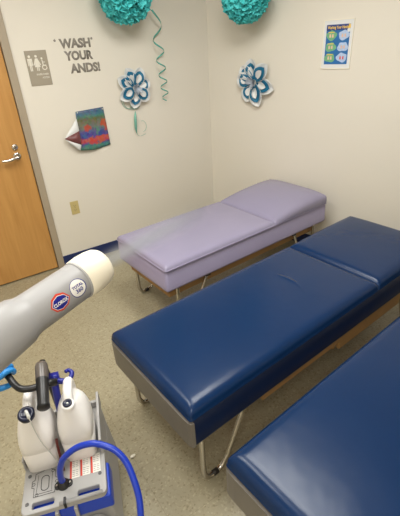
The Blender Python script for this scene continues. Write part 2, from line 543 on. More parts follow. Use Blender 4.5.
bm = bmesh.new(); wallmark(bm, disc(-.05, .077, .0085))
for q in ([(-.066, .064), (-.034, .064), (-.034, .018), (-.040, .018), (-.040, .05), (-.06, .05), (-.06, .018), (-.066, .018)],
          [(-.058, .052), (-.042, .052), (-.042, -.016), (-.0485, -.016), (-.0485, .018), (-.0515, .018), (-.0515, -.016), (-.058, -.016)]): wallmark(bm, q)
obj('man_symbol', bm, 'signwhite', s)
bm = bmesh.new(); wallmark(bm, disc(-.004, .077, .0085))
wallmark(bm, [(-.012, .064), (.004, .064), (.022, .022), (.016, .019), (.006, .042), (.016, .008), (-.024, .008), (-.014, .042), (-.024, .019), (-.030, .022)])
for a in (-.012, -.001): wallmark(bm, [(a, .01), (a + .006, .01), (a + .006, -.016), (a, -.016)])
obj('woman_symbol', bm, 'signwhite', s)
bm = bmesh.new(); wallmark(bm, disc(.034, .062, .0065))
arc = [(.043 + .018 * math.cos(R(a)), .004 + .018 * math.sin(R(a))) for a in range(120, 381, 13)] + [(.043 + .012 * math.cos(R(a)), .004 + .012 * math.sin(R(a))) for a in range(380, 119, -13)]
for i in range(20): wallmark(bm, [arc[i], arc[i + 1], arc[-i - 2], arc[-i - 1]])
wallmark(bm, [(.031, .054), (.037, .054), (.040, .02), (.056, .02), (.064, -.004), (.058, -.006), (.052, .012), (.034, .012)])
wallmark(bm, [(.036, .040), (.052, .040), (.052, .035), (.036, .035)])
obj('wheelchair_symbol', bm, 'signwhite', s)
bm = xform(text('WHEELCHAIR', .017, .0002, .82, 'RIGHT'), lambda c: Vector((.062 + c.x, -.0045 - c.z, -.046 + c.y)))
join(bm, xform(text('ACCESS', .017, .0002, .82, 'RIGHT'), lambda c: Vector((.062 + c.x, -.0045 - c.z, -.068 + c.y))))
obj('lettering', bm, 'signwhite', s)

# wall lettering
wl = thing('wall_lettering', 'grey stick-on letters reading WASH YOUR ANDS! beside the restroom sign', 'wall lettering', (0, 0, 0))
for word, x0, x1, z0, z1 in (('WASH', -1.486, -1.252, 1.708, 1.772), ('YOUR', -1.465, -1.248, 1.627, 1.691), ('ANDS!', -1.440, -1.205, 1.540, 1.607)):
    bm = text(word, 1.0, .05, 1.0, 'LEFT', 0)
    xs = [v.co.x for v in bm.verts]; ys = [v.co.y for v in bm.verts]; a, b, c, e = min(xs), max(xs), min(ys), max(ys)
    xform(bm, lambda q: Vector((x0 + (q.x - a) / (b - a) * (x1 - x0), 0, z0 + (q.y - c) / (e - c) * (z1 - z0))))
    ex = bmesh.ops.extrude_face_region(bm, geom=bm.faces[:])
    for v in ex['geom']:
        if isinstance(v, bmesh.types.BMVert): v.co.y -= .0012
    xform(bm, lambda q: q + Vector((0, -.0002, 0)))
    obj('lettering_word', bm, 'decal', wl)
for x, z in ((-1.515, 1.762), (-1.238, 1.765)):
    bm = bmesh.new()
    st = []
    for k in range(10):
        rr =   .0105 if k % 2 == 0 else .0072
        st.append((x + rr * math.cos(R(90 + 36 * k)), z + rr * math.sin(R(90 + 36 * k))))
    wallmark(bm, st, .0002, .0012)
    obj('star_mark', bm, 'decal', wl)

# outlet
s = thing('wall_outlet', 'ivory duplex power outlet low on the cream wall', 'power outlet', (-1.628, 0, .51))
obj('cover_plate', B(-.035, .035, -.005, 0, -.0575, .0575), 'ivory', s, bevel=.002)
for a in (-.02, .02):
    f = obj('socket', prism(bmesh.new(), [(.016 * math.copysign(min(1, abs(math.cos(R(q))) * 1.1), math.cos(R(q))), a + .0135 * math.sin(R(q))) for q in range(5, 360, 15)], .005, .0075, lambda x, y, z: Vector((x, -z, y))), 'ivory', s)
    bm = bmesh.new()
    for (u, v2, h2) in ((-.0065, .003, .0045), (.0065, .003, .0035)): box(bm, u - .0012, u + .0012, -.0082, -.0070, a + v2 - h2, a + v2 + h2)
    box(bm, -.002, .002, -.0082, -.0070, a - .0095, a - .0055)
    obj('slots', bm, 'slot', f)
obj('screw', lathe(bmesh.new(), [(0, .0035), (.002, .003), (.002, 0)], (0, -.004, 0), (0, -1, 0), 12), 'chrome', s)


# reef poster with its lower left corner curled over
def reef_mat():
    t = NT('reef_print'); b = t.b
    tc = t.n('ShaderNodeTexCoord'); sp = t.n('ShaderNodeSeparateXYZ'); t.l(tc.outputs['Object'], sp.inputs[0])
    nz = t.n('ShaderNodeTexNoise', i_Scale=22.0, i_Detail=4.0); t.l(tc.outputs['Object'], nz.inputs['Vector'])
    zz = t.math('ADD', t.math('DIVIDE', t.math('ADD', sp.outputs[2], .155), .31), t.math('MULTIPLY', t.math('SUBTRACT', nz.outputs[0], .5), .16))
    r = t.n('ShaderNodeValToRGB'); t.l(zz, r.inputs[0]); e = r.color_ramp.elements
    e[0].position = 0; e[0].color = srgb((58, 128, 112)); e[1].position = 1; e[1].color = srgb((28, 72, 120))
    for p, c in ((.10, (60, 132, 118)), (.16, (52, 66, 138)), (.22, (206, 66, 50)), (.29, (200, 72, 58)), (.33, (40, 60, 150)), (.46, (52, 70, 150)),
                 (.55, (110, 116, 118)), (.70, (112, 106, 74)), (.78, (96, 104, 60)), (.84, (70, 130, 110)), (.90, (34, 108, 142))):
        x = e.new(p); x.color = srgb(c)
    v = t.n('ShaderNodeTexVoronoi', i_Scale=55.0); t.l(tc.outputs['Object'], v.inputs['Vector'])
    hs = t.n('ShaderNodeHueSaturation', i_Saturation=.8, i_Value=.7); t.l(v.outputs['Color'], hs.inputs['Color'])
    m1 = t.n('ShaderNodeMix', data_type='RGBA'); m1.inputs[0].default_value = .15; t.l(r.outputs[0], m1.inputs[6]); t.l(hs.outputs[0], m1.inputs[7])
    # two orange coral clumps at the sides
    last = m1.outputs[2]
    for cx, cz, rr, col in ((-.07, .03, .032, (205, 74, 40)), (.082, .02, .04, (206, 84, 36)), (.02, -.005, .03, (96, 150, 120)), (-.03, -.085, .028, (214, 70, 58)), (.05, -.09, .028, (208, 96, 60))):
        dx = t.math('SUBTRACT', sp.outputs[0], cx); dz = t.math('SUBTRACT', sp.outputs[2], cz)
        dd = t.math('SQRT', t.math('ADD', t.math('MULTIPLY', dx, dx), t.math('MULTIPLY', dz, dz)))
        dd = t.math('ADD', dd, t.math('MULTIPLY', t.math('SUBTRACT', nz.outputs[0], .5), .16))
        g = t.n('ShaderNodeMapRange', i_1=rr, i_2=rr * .6, i_3=0.0, i_4=.8); t.l(dd, g.inputs[0])
        mm = t.n('ShaderNodeMix', data_type='RGBA'); t.l(g.outputs[0], mm.inputs[0]); t.l(last, mm.inputs[6]); mm.inputs[7].default_value = srgb(col); last = mm.outputs[2]
    h2 = t.n('ShaderNodeHueSaturation', i_Saturation=1.0, i_Value=.78); t.l(last, h2.inputs['Color'])
    t.l(h2.outputs[0], b.inputs['Base Color']); b.inputs['Roughness'].default_value = .3
    return t.m


MT['reef'] = reef_mat()
MT['plum'] = mat('plum_print', (112, 62, 62), .4, var=.45, vscale=40)
s = thing('reef_poster', 'colourful glossy underwater poster with its lower left corner curled away from the wall', 'poster', (-1.333, 0, 1.12))


def sheet(fn, nu, nv, m, name, parent, th=.0006):
    bm = bmesh.new(); top = [[None] * (nv + 1) for _ in range(nu + 1)]; bot = [[None] * (nv + 1) for _ in range(nu + 1)]
    for i in range(nu + 1):
        for j in range(nv + 1):
            p = Vector(fn(i / nu, j / nv)); top[i][j] = bm.verts.new(p); bot[i][j] = bm.verts.new(p + Vector((0, th, 0)))
    for i in range(nu):
        for j in range(nv):
            bm.faces.new((top[i][j], top[i + 1][j], top[i + 1][j + 1], top[i][j + 1])); bm.faces.new((bot[i][j], bot[i][j + 1], bot[i + 1][j + 1], bot[i + 1][j]))
    for i in range(nu):
        for j in (0, nv): bm.faces.new((top[i][j], bot[i][j], bot[i + 1][j], top[i + 1][j]))
    for j in range(nv):
        for i in (0, nu): bm.faces.new((top[i][j], top[i][j + 1], bot[i][j + 1], bot[i][j]))
    return obj(name, bm, m, parent, True)


def reef(u, v):
    x = (1 - v) * -.165 + v * -.133; x1 = (1 - v) * .108 + v * .098
    X = x + (x1 - x) * u
    Z = -.140 + .290 * v - .018 * math.sin(math.pi * u) * (1 - v) + .01 * u * v
    Y = -.006 - .012 * abs(math.sin(math.pi * u * 1.3)) * (1 - v) ** 1.5 - .028 * (1 - u) ** 3 * (1 - v)
    return (X, Y, Z)


sheet(reef, 14, 16, 'reef', 'printed_sheet', s)


def tri(A, Bp, Cc, m, name, bulge=.01):
    A, Bp, Cc = Vector(A), Vector(Bp), Vector(Cc)
    def f(u, v):
        p = A.lerp(Bp, u).lerp(Cc, v * .98); p.y -= bulge * math.sin(math.pi * u) * math.sin(math.pi * min(1, v + .2)); return p
    return sheet(f, 8, 8, m, name, s)


tri((-.138, -.012, .10), (-.140, -.030, .0), (-.268, -.045, -.028), 'petalw', 'curled_back')
tri((-.140, -.032, .01), (-.150, -.046, -.10), (-.270, -.047, -.030), 'plum', 'curled_print', .02)
tri((-.165, -.044, -.142), (-.150, -.050, -.095), (-.268, -.052, -.036), 'petalw', 'curled_edge', .006)
for x, z in ((-.122, .142), (.088, .146)):
    obj('pushpin', lathe(bmesh.new(), [(-.004, .004), (.004, .004), (.006, .002), (.012, .004), (.012, 0)], (x, -.007, z), (0, -1, 0), 10), 'clear', s)


# ------------------------------------------------------------------ tissue pompoms
def pompom(label, pos, r, seed):
    rnd = random.Random(seed); bm = bmesh.new()
    n = 150
    for i in range(n):
        ph = math.acos(1 - 2 * (i + .5) / n); th = math.pi * (1 + 5 ** .5) * i
        dv = Vector((math.sin(ph) * math.cos(th), math.sin(ph) * math.sin(th), math.cos(ph)))
        dv = (dv + Vector([rnd.uniform(-.12, .12) for _ in range(3)])).normalized()
        q = dv.to_track_quat('Z', 'Y').to_matrix() @ Matrix.Rotation(rnd.uniform(0, 6.3), 3, 'Z')
        pr = r * rnd.uniform(.33, .42); base = r * rnd.uniform(.52, .62); ph0 = rnd.uniform(0, 6); c = bm.verts.new(Vector(pos) + dv * (base - .1 * r))
        prev = None; first = None; rings = []
        for k in (1, 2, 3):
            ring = []
            for a in range(14):
                A = 2 * math.pi * a / 14; rr = pr * k / 3
                zz = base + (r - base) * (k / 3) ** .8 + r * .075 * math.sin(5 * A + ph0) * k / 3 + rnd.uniform(-.02, .02) * r
                rr *= 1 + .14 * math.cos(3 * A + ph0 * 2)
                ring.append(bm.verts.new(Vector(pos) + q @ Vector((rr * math.cos(A), rr * math.sin(A), zz * (1 if k < 3 else rnd.uniform(.95, 1.03))))))
            rings.append(ring)
        for a in range(14):
            b2 = (a + 1) % 14; bm.faces.new((c, rings[0][a], rings[0][b2]))
            for k in (0, 1): bm.faces.new((rings[k][a], rings[k + 1][a], rings[k + 1][b2], rings[k][b2]))
    o = obj('tissue_pompom', bm, 'teal', None, False)
    return tag(o, label, 'pompom', 'teal tissue pompoms high on the walls')


pompom('teal tissue pompom high on the wall with the door', (-1.003, -.18, 2.03), .178, 1)
pp = RW(.548, 1.978, .212)
pompom('teal tissue pompom high on the right wall', tuple(pp), .165, 2)


# ------------------------------------------------------------------ paper flowers
def flower(label, place, scale, petals, seed):
    """place(a, b, c): a right along the wall, b up, c out of it"""
    rnd = random.Random(seed)
    F = thing('paper_flower', label, 'paper flower', tuple(place(0, 0, 0)), group=None)
    org = place(0, 0, 0)

    def petal_bm(ang, ln, wd, lift, cup, off0, thick=.0012, start=.12):
        """a pointed, cupped leaf"""
        bm = bmesh.new(); ca, sa = math.cos(ang), math.sin(ang); nu, nv = 10, 6; T, Bt = [], []
        for i in range(nu + 1):
            u = i / nu; hw = wd * (math.sin(math.pi * min(1, u ** 1.15 * .93 + .07)) ** .6)
            if i == nu: hw = .0004
            rt, rb = [], []
            for j in range(nv + 1):
                v = 2 * j / nv - 1; q = start * scale + ln * u; x = q; y = hw * v
                c = off0 + lift * u + cup * (abs(v) ** 2) * (hw / wd if wd else 0)
                p = place(x * ca - y * sa, x * sa + y * ca, c) - org
                p2 = place(x * ca - y * sa, x * sa + y * ca, c - thick) - org
                rt.append(bm.verts.new(p)); rb.append(bm.verts.new(p2))
            T.append(rt); Bt.append(rb)
        for i in range(nu):
            for j in range(nv):
                bm.faces.new((T[i][j], T[i + 1][j], T[i + 1][j + 1], T[i][j + 1])); bm.faces.new((Bt[i][j], Bt[i][j + 1], Bt[i + 1][j + 1], Bt[i + 1][j]))
            for j in (0, nv): bm.faces.new((T[i][j], Bt[i][j], Bt[i + 1][j], T[i + 1][j]))
        return bm

    for k, (deg, ln) in enumerate(petals):
        a = R(deg); L = scale * ln; z0 = .006 + .006 * (k % 2)
        pt = obj('petal', petal_bm(a, L * .94, scale * .35, scale * .12, scale * .16, z0), 'petalw', F, True)
        obj('blue_layer', petal_bm(a, L * .75, scale * .275, scale * .12, scale * .13, z0 + .008), 'petalb', pt, True)
        obj('inner_layer', petal_bm(a, L * .44, scale * .15, scale * .12, scale * .10, z0 + .015, start=.26), 'petalw', pt, True)
    bm = bmesh.new()
    for k in range(16):
        a = rnd.uniform(0, 6.28); L = scale * rnd.uniform(.2, .32)
        join(bm, petal_bm(a, L, scale * .07, scale * rnd.uniform(.15, .35), scale * .05, .03 + rnd.uniform(0, .012), start=.0))
    obj('flower_centre', bm, 'petals', F, False)
    return F


flower('round blue and white paper flower facing out beside the hanging spiral streamer', lambda a, b, c: Vector((-.938 + a, -c, 1.392 + b)), .158,
       [(112, 1), (66, .98), (15, .85), (-42, .9), (-102, .95), (-155, 1.0), (150, 1.02)], 3)
flower('blue and white paper flower on the right wall below its pompom', lambda a, b, c: RW(.503 + a, 1.375 + b, c), .182,
       [(100, .95), (45, 1.0), (-15, 1.08), (-72, 1.05), (-118, .9), (170, .85), (138, .9)], 4)

# green wire curls and teal ribbon hanging under the flower
s = thing('ribbon_tail', 'mint curling ribbon with thin wire loops hanging below the round paper flower', 'ribbon', (-.95, 0, 1.25))
bm = bmesh.new()
for (cx, cz, rx, rz, a0, a1) in ((-.065, .05, .055, .06, 150, 330), (-.03, .045, .075, .065, 170, 350), (.0, .03, .05, .05, 200, 330)):
    tube(bm, [(cx + rx * math.cos(R(a)), -.012, cz + rz * math.sin(R(a))) for a in range(a0, a1, 12)], .0016, 6)
obj('wire_loops', bm, 'foil', s, True)
pts = catmull([(-.012, -.02, -.03), (-.022, -.03, -.07), (-.03, -.035, -.13), (-.03, -.03, -.19), (-.015, -.02, -.235), (.02, -.015, -.245), (.06, -.02, -.235)], 8)
n = len(pts)
bm = ribbon(bmesh.new(), pts, [max(.002, .024 * math.sin(math.pi * min(1, i / (n * .62)))) if i < n * .62 else .003 for i in range(n)], .0008, lambda i: (1, -.3, 0))
tube(bm, [(.035 + .035 * math.cos(R(a)), -.03, -.165 + .045 * math.sin(R(a))) for a in range(-90, 110, 12)], .0016, 6)
obj('ribbon_strip', bm, 'mint', s, True)
bm = bmesh.new(); tube(bm, [(-.005, -.012, .0), (-.012, -.02, -.035)], .001, 6)
obj('thread', bm, 'foil', s)

# spiral streamer
pts = []; wd = []
N = 260
for i in range(N):
    f = i / (N - 1); z = 1.935 - .665 * f
    turns = 2 * math.pi * (1.5 * f + 3.6 * f * f)
    rad = .046 * (1 - .38 * f)
    pts.append((-.712 + .035 * f + rad * math.cos(turns + 3.9), -.055 + rad * .8 * math.sin(turns + 3.9), z)); wd.append(.013 * (1 - .35 * f))
bm = ribbon(bmesh.new(), pts, wd, .0006, lambda i: (0, 0, 1))
s = obj('spiral_streamer', bm, 'foil', None, True); tag(s, 'teal foil spiral streamer hanging between the pompom and the room corner', 'streamer')
tk = obj('hanging_tab', lathe(bmesh.new(), [(-.012, .006), (.0, .006), (.0, 0)], (pts[0][0], 0, 1.937), (0, 1, 0), 10), 'foil', s)
bm = tube(bmesh.new(), [pts[0], (pts[0][0], -.006, 1.937)], .0012, 6); obj('hanging_thread', bm, 'foil', s)


# ------------------------------------------------------------------ handwashing poster on the right wall
def wash_mat():
    t = NT('blue_poster_print'); b = t.b
    b.inputs['Base Color'].default_value = srgb((38, 112, 172)); b.inputs['Roughness'].default_value = .25
    return t.m


MT['posterblue'] = mat('poster_blue_print', (34, 104, 168), .3, var=.12, vscale=14)
MT['posterdark'] = mat('poster_navy_print', (30, 58, 128), .35)
MT['yellow'] = mat('poster_yellow_print', (240, 200, 80), .4)
MT['pgreen'] = mat('poster_green_print', (112, 172, 130), .4, var=.3, vscale=90)
MT['plight'] = mat('poster_pale_print', (176, 196, 226), .4, var=.2, vscale=90)
MT['ppeach'] = mat('poster_skin_print', (226, 188, 160), .4)
MT['pred'] = mat('poster_red_print', (214, 96, 96), .4)
pc = RW(1.194, 1.630, 0)
s = thing('handwashing_poster', 'small blue handwashing poster in a white frame on the right wall', 'poster', tuple(pc))
PW, PH = .110, .157


def pm(bm, poly, o0, o1): return prism(bm, poly, o0, o1, lambda x, y, z: rd * x + rn * z + Vector((0, 0, y)))


def rect(a, b, c, d): return [(a, c), (b, c), (b, d), (a, d)]


obj('white_mount', pm(bmesh.new(), rect(-PW, PW, -PH, PH), 0, .004), 'petalw', s)
bm = bmesh.new(); e = .004
for q in (rect(-PW, PW, PH - e, PH), rect(-PW, PW, -PH, -PH + e), rect(-PW, -PW + e, -PH, PH), rect(PW - e, PW, -PH, PH)): pm(bm, q, .004, .007)
obj('frame', bm, 'cap', s)
x0, x1, z0, z1 = -.086, .086, -.126, .126
obj('printed_sheet', pm(bmesh.new(), rect(x0, x1, z0, z1), .004, .0055), 'posterblue', s)
obj('title_band', pm(bmesh.new(), rect(x0, x1, z1 - .036, z1), .0055, .006), 'posterdark', s)
bm = text('Washing Your Hands', .026, .0006, 1, 'LEFT', 0)
xs = [v.co.x for v in bm.verts]; ex = max(xs)
xform(bm, lambda c: rd * (x0 + .008 + c.x / ex * .150) + rn * .0063 + Vector((0, 0, z1 - .026 + c.y)))
obj('title', bm, 'yellow', s)
rnd = random.Random(5)
cells = [(cx, cz) for cz in (.058, -.014, -.083) for cx in (-.045, .045)]
for i, (cx, cz) in enumerate(cells):
    blob = [(cx + (.039 + .005 * math.sin(3 * a + i)) * math.cos(a), cz + (.030 + .004 * math.cos(4 * a + i)) * math.sin(a)) for a in [2 * math.pi * k / 22 for k in range(22)]]
    p = obj('picture_panel', pm(bmesh.new(), blob, .0055, .0061), 'plight' if i % 2 else 'pgreen', s)
    bm = bmesh.new()
    for k in range(2):   # a pair of soapy hands: palm and four fingers
        sx = -1 if k else 1; bx = cx + sx * .010
        pm(bm, rect(bx - .006, bx + .006, cz - .012, cz + .002), .0061, .0066 + k * .0003)
        for f in range(4): pm(bm, rect(bx - .006 + f * .0032, bx - .0036 + f * .0032, cz + .002, cz + .011 - abs(f - 1.5) * .002), .0061, .0066 + k * .0003)
    obj('hands_drawing', bm, 'ppeach' if i != 5 else 'pred', p)
    obj('caption', pm(bmesh.new(), rect(cx - .024, cx + .020, cz + .018, cz + .023), .0061, .0065), 'yellow' if i % 2 == 0 else 'plight', p)
obj('badge', pm(bmesh.new(), disc(.078, .088, .012), .006, .0066), 'petalw', s)
bm = pm(bmesh.new(), [(.070, .100), (.088, .100), (.086, .124), (.076, .126)], .006, .0067)
obj('corner_emblem', bm, 'yellow', s)

# ------------------------------------------------------------------ sprayer cart
CX = thing('sprayer_cart', 'grey and blue wheeled sprayer cart with a black handle, holding two jugs', 'cart', (-2.579, -2.28, 0), (0, 0, R(-18.4)))
# lower body: a tapering shell
bm = bmesh.new()


def frust(bm, lo, hi, z0, z1):
    a = [bm.verts.new((x, y, z0)) for x, y in ((lo[0], lo[2]), (lo[1], lo[2]), (lo[1], lo[3]), (lo[0], lo[3]))]
    b = [bm.verts.new((x, y, z1)) for x, y in ((hi[0], hi[2]), (hi[1], hi[2]), (hi[1], hi[3]), (hi[0], hi[3]))]
    bm.faces.new(a[::-1]); bm.faces.new(b)
    for i in range(4): bm.faces.new((a[i], a[(i + 1) % 4], b[(i + 1) % 4], b[i]))


frust(bm, (-.03, .292, -.03, .36), (-.004, .274, -.03, .345), .09, .30)
frust(bm, (-.004, .274, .086, .345), (-.002, .270, .086, .338), .30, .377)
obj('lower_body', bm, 'grey', CX, bevel=.006)
bm = bmesh.new(); frust(bm, (-.010, .286, -.048, .085), (-.006, .281, -.042, .085), .315, .376)
obj('blue_tub', bm, 'blue', CX, bevel=.008)
# top plate with two carrying slots cut through
plate = B(-.004, .272, -.042, .115, .376, .40)



plate.free()
plate = prism(bmesh.new(), rounded(-.004, .272, -.046, .34, .022), .378, .40)
po = obj('top_plate', plate, 'grey', CX)
cutters = []
for a, b in ((.030, .100), (.176, .248)):
    c = obj('cut', prism(bmesh.new(), rounded(a, b, -.031, -.010, .006), .36, .42), 'grey'); c.parent = CX; cutters.append(c)
    md = po.modifiers.new('slot', 'BOOLEAN'); md.object = c; md.operation = 'DIFFERENCE'; md.solver = 'EXACT'
bpy.context.view_layer.update()
me = bpy.data.meshes.new_from_object(po.evaluated_get(bpy.context.evaluated_depsgraph_get()))
po.modifiers.clear(); po.data = me
for c in cutters: bpy.data.objects.remove(c)
bv = po.modifiers.new('bevel', 'BEVEL'); bv.width = .003; bv.segments = 2; bv.limit_method = 'ANGLE'
# raised front grip bar, clip, screws
obj('front_grip', tube(bmesh.new(), [(.118, -.041, .402), (.258, -.041, .402)], .0075, 12), 'gun', CX, True)
obj('clip', B(.132, .140, -.052, -.026, .385, .412), 'black', CX, bevel=.002)
for x, y in ((.014, -.010), (.252, .030), (.014, .09)):
    obj('screw', lathe(bmesh.new(), [(0, .0065), (.0025, .006), (.0025, .0035), (.0012, .003), (.0012, 0)], (x, y, .3995), (0, 0, 1), 16), 'dgrey', CX, False)
# bay walls round the jugs
bm = bmesh.new()
box(bm, -.004, .003, .115, .34, .40, .455); box(bm, .262, .272, .105, .34, .40, .475); box(bm, -.004, .272, .328, .342, .40, .43)
obj('jug_bay', bm, 'grey', CX, bevel=.003)
obj('bay_divider', tube(bmesh.new(), catmull([(.1290, .078, .402), (.1290, .090, .45), (.1290, .10, .50), (.1290, .115, .525)], 6), .0045, 10), 'maroon', CX, True)
# engraved line diagram
bm = bmesh.new()


def line(pts, wd=.0016, z=.4003, closed=True):
    P = pts + [pts[0]] if closed else pts
    for (a, b), (c, d2) in zip(P, P[1:]):
        v = Vector((c - a, d2 - b)); n = Vector((-v.y, v.x)).normalized() * wd / 2; v = v.normalized() * wd / 2
        prism(bm, [(a - v.x - n.x, b - v.y - n.y), (c + v.x - n.x, d2 + v.y - n.y), (c + v.x + n.x, d2 + v.y + n.y), (a - v.x + n.x, b - v.y + n.y)], z, z + .0006)


line([(.032, .008), (.100, .008), (.102, .030), (.112, .034), (.112, .058), (.102, .062), (.100, .090), (.078, .104), (.058, .098), (.034, .092), (.033, .070), (.024, .066), (.024, .044), (.032, .040)])
line(rounded(.055, .080, .024, .078, .012), .0022)
line([(.040, .016), (.092, .016)], .0012, closed=False)
line([(.040, .020), (.044, .084)], .0012, closed=False); line([(.090, .020), (.090, .084)], .0012, closed=False)
for x, y in ((.092, .090), (.106, .046), (.042, .014), (.029, .055)): line(disc(x, y, .005, 10), .0014)
obj('engraved_diagram', bm, 'ink', CX)
# warning labels
for k in range(3):
    a = .150 + k * .036
    lb = obj('warning_label', B(a, a + .033, .038, .112, .40, .4006), 'paper', CX)
    obj('red_strip', B(a, a + .0065, .038, .112, .4006, .401), 'red', lb)
    bm = bmesh.new(); rnd = random.Random(k)
    for j in range(9):
        y = .044 + j * .0072
        if j == 4: continue
        for q in range(2): box(bm, a + .0085 + q * .012, a + .0085 + q * .012 + rnd.uniform(.007, .0105), y, y + .0022, .4006, .4009)
    obj('fine_print', bm, 'print', lb)
# hose port
bm = lathe(bmesh.new(), [(0, .0), (0, .021), (.005, .021), (.008, .015), (.022, .013), (.024, .0)], (.130, .024, .40), (0, 0, 1), 24)
pf = obj('hose_port', bm, 'black', CX, True)
obj('port_flange', prism(bmesh.new(), rounded(.100, .160, .010, .038, .012), .40, .405), 'black', pf, bevel=.001)
for x in (.108, .152): obj('bolt', lathe(bmesh.new(), [(0, .004), (.003, .0035), (.003, 0)], (x, .024, .405), (0, 0, 1), 10), 'chrome', pf)
# handle post, grip, side arm
post = tube(bmesh.new(), [(.118, .322, .36), (.116, .31, .60), (.118, .285, .73)], .012, 12)
obj('handle_post', post, 'black', CX, True)
bm = lathe(bmesh.new(), [(0, 0), (.0, .017), (.003, .0205), (.012, .0205), (.016, .019), (.10, .0205), (.105, .0215), (.11, .0205)], (.128, .098, .695), (-.008, .157, .045), 24)
hg = obj('handle_grip', bm, 'black', CX, True)
gd = Vector((-.008, .157, .045)).normalized(); gs = Vector((.128, .098, .695)) + gd * .108
bm = lathe(bmesh.new(), [(0, .0215), (.05, .022), (.062, .019), (.068, .010), (.069, 0)], gs, gd, 24)
obj('grip_cap', bm, 'gunmetal', hg, True)
ap = catmull([(.125, .185, .717), (.09, .178, .718), (.060, .178, .725), (.038, .198, .730), (.012, .238, .745), (-.03, .300, .775), (-.05, .330, .790)], 6)
obj('handle_arm', tube(bmesh.new(), ap, .0115, 12), 'black', CX, True)
bm = tube(bmesh.new(), [(.125, .19, .715), (.165, .20, .70)], .013, 12)
obj('release_knob', bm, 'black', CX, True)
# blue cord hook
bm = tube(bmesh.new(), catmull([(.146, .205, .55), (.148, .212, .60), (.148, .232, .645), (.150, .250, .668)], 6), [.012] * 3 + [.013] * 16, 12)
hk = catmull([(.150, .250, .670), (.168, .240, .664), (.188, .238, .662), (.204, .250, .662), (.208, .270, .666), (.197, .278, .672), (.188, .269, .676)], 6)
tube(bm, hk, [.0115 - .005 * i / (len(hk) - 1) for i in range(len(hk))], 10)
box(bm, .135, .165, .240, .266, .652, .688)
obj('cord_hook', bm, 'dblue', CX, True)
obj('hook_bracket', tube(bmesh.new(), [(.146, .205, .555), (.132, .28, .50), (.130, .325, .44)], .010, 10), 'black', CX, True)
# hose reel ring low on the front, wheels
bm = bmesh.new()
tube(bm, [(.205 + .045 * math.cos(R(a)), -.062, .235 + .045 * math.sin(R(a))) for a in range(0, 361, 15)], .010, 10, False)
obj('reel_ring', bm, 'black', CX, True)
obj('reel_hub', lathe(bmesh.new(), [(0, .045), (.012, .045), (.018, .03), (.022, .014), (.022, 0)], (.205, -.035, .235), (0, -1, 0), 28), 'grey', CX, True)
for x, y in ((.018, .28), (.245, .28)):
    wv = obj('wheel', lathe(bmesh.new(), [(-.016, 0), (-.016, .08), (-.008, .09), (.008, .09), (.016, .08), (.016, 0)], (x, y, .09), (1, 0, 0), 32), 'rubber', CX, True)
    obj('wheel_hub', lathe(bmesh.new(), [(-.019, 0), (-.019, .04), (.019, .04), (.019, 0)], (x, y, .09), (1, 0, 0), 24), 'grey', wv, True)
obj('axle', tube(bmesh.new(), [(.0, .28, .09), (.26, .28, .09)], .008, 10), 'dgrey', CX, True)
for x in (.02, .25): obj('foot', B(x - .02, x + .02, -.02, .02, 0, .1), 'dgrey', CX, bevel=.004)

# front grey ribs over the blue skirt
for x in (.105, .165): obj('front_rib', B(x - .006, x + .006, -.056, -.040, .305, .378), 'grey', CX, bevel=.002)

Mc = Matrix.Translation((-2.579, -2.28, 0)) @ Matrix.Rotation(R(-18.4), 4, 'Z')
# hose (its own thing: it lies from the port to the floor and away)
hp = [(.130, .024, .418), (.130, .022, .45), (.139, .021, .495), (.160, .018, .54), (.201, .017, .572), (.246, .008, .588), (.283, -.005, .588), (.326, -.027, .57), (.354, -.057, .54), (.369, -.098, .5), (.375, -.135, .46), (.371, -.168, .42),
      (.36, -.22, .34), (.345, -.27, .24), (.33, -.31, .13), (.31, -.36, .045), (.27, -.43, .0115), (.18, -.50, .0115), (.05, -.55, .0115), (-.1, -.52, .0115)]
ho = obj('hose', tube(bmesh.new(), catmull(hp, 8), .0105, 14), 'hose', None, True); ho.matrix_world = Mc
tag(ho, 'blue rubber hose arching from the cart top down to the floor', 'hose')


# jugs
def jug_bm(z0=0):
    bm = bmesh.new()
    # z, cx, cy, half width x, half depth y, squareness
    secs = [(.0, 0, .08, .050, .070, 5), (.006, 0, .08, .056, .078, 5), (.088, 0, .08, .058, .080, 5), (.092, 0, .08, .0555, .077, 5), (.098, 0, .08, .0555, .077, 5), (.102, 0, .08, .0585, .080, 5),
            (.14, 0, .08, .0585, .081, 4), (.165, 0, .082, .056, .079, 3.2), (.19, 0, .084, .050, .075, 2.7), (.210, 0, .082, .041, .069, 2.4), (.226, 0, .074, .031, .058, 2.2), (.236, 0, .058, .024, .040, 2), (.243, 0, .040, .0185, .0215, 2), (.258, 0, .034, .0165, .0165, 2)]
    n = 36; rings = []
    for z, cx, cy, a, b, p in secs:
        ring = []
        for k in range(n):
            t = 2 * math.pi * k / n; c, s_ = math.cos(t), math.sin(t)
            ring.append(bm.verts.new((cx + a * math.copysign(abs(c) ** (2 / p), c), cy + b * math.copysign(abs(s_) ** (2 / p), s_), z0 + z)))
        rings.append(ring)
    for a, b in zip(rings, rings[1:]):
        for k in range(n): bm.faces.new((a[k], a[(k + 1) % n], b[(k + 1) % n], b[k]))
    bm.faces.new(rings[0][::-1]); bm.faces.new(rings[-1])
    return bm


def jug(label, lx, ly, rz):
    p = Mc @ Vector((lx, ly, .4005)); J = thing('chemical_jug', label, 'jug', tuple(p), (0, 0, R(-18.4 + rz)), 'white jugs on the sprayer cart')
    obj('jug_body', jug_bm(), 'jug', J, True)
    hpth = catmull([(0, .052, .240), (0, .075, .262), (0, .105, .268), (0, .140, .258), (0, .158, .225), (0, .159, .18), (0, .155, .15)], 7)
    obj('jug_handle', tube(bmesh.new(), hpth, [.0165] * len(hpth), 14), 'jug', J, True)
    return J


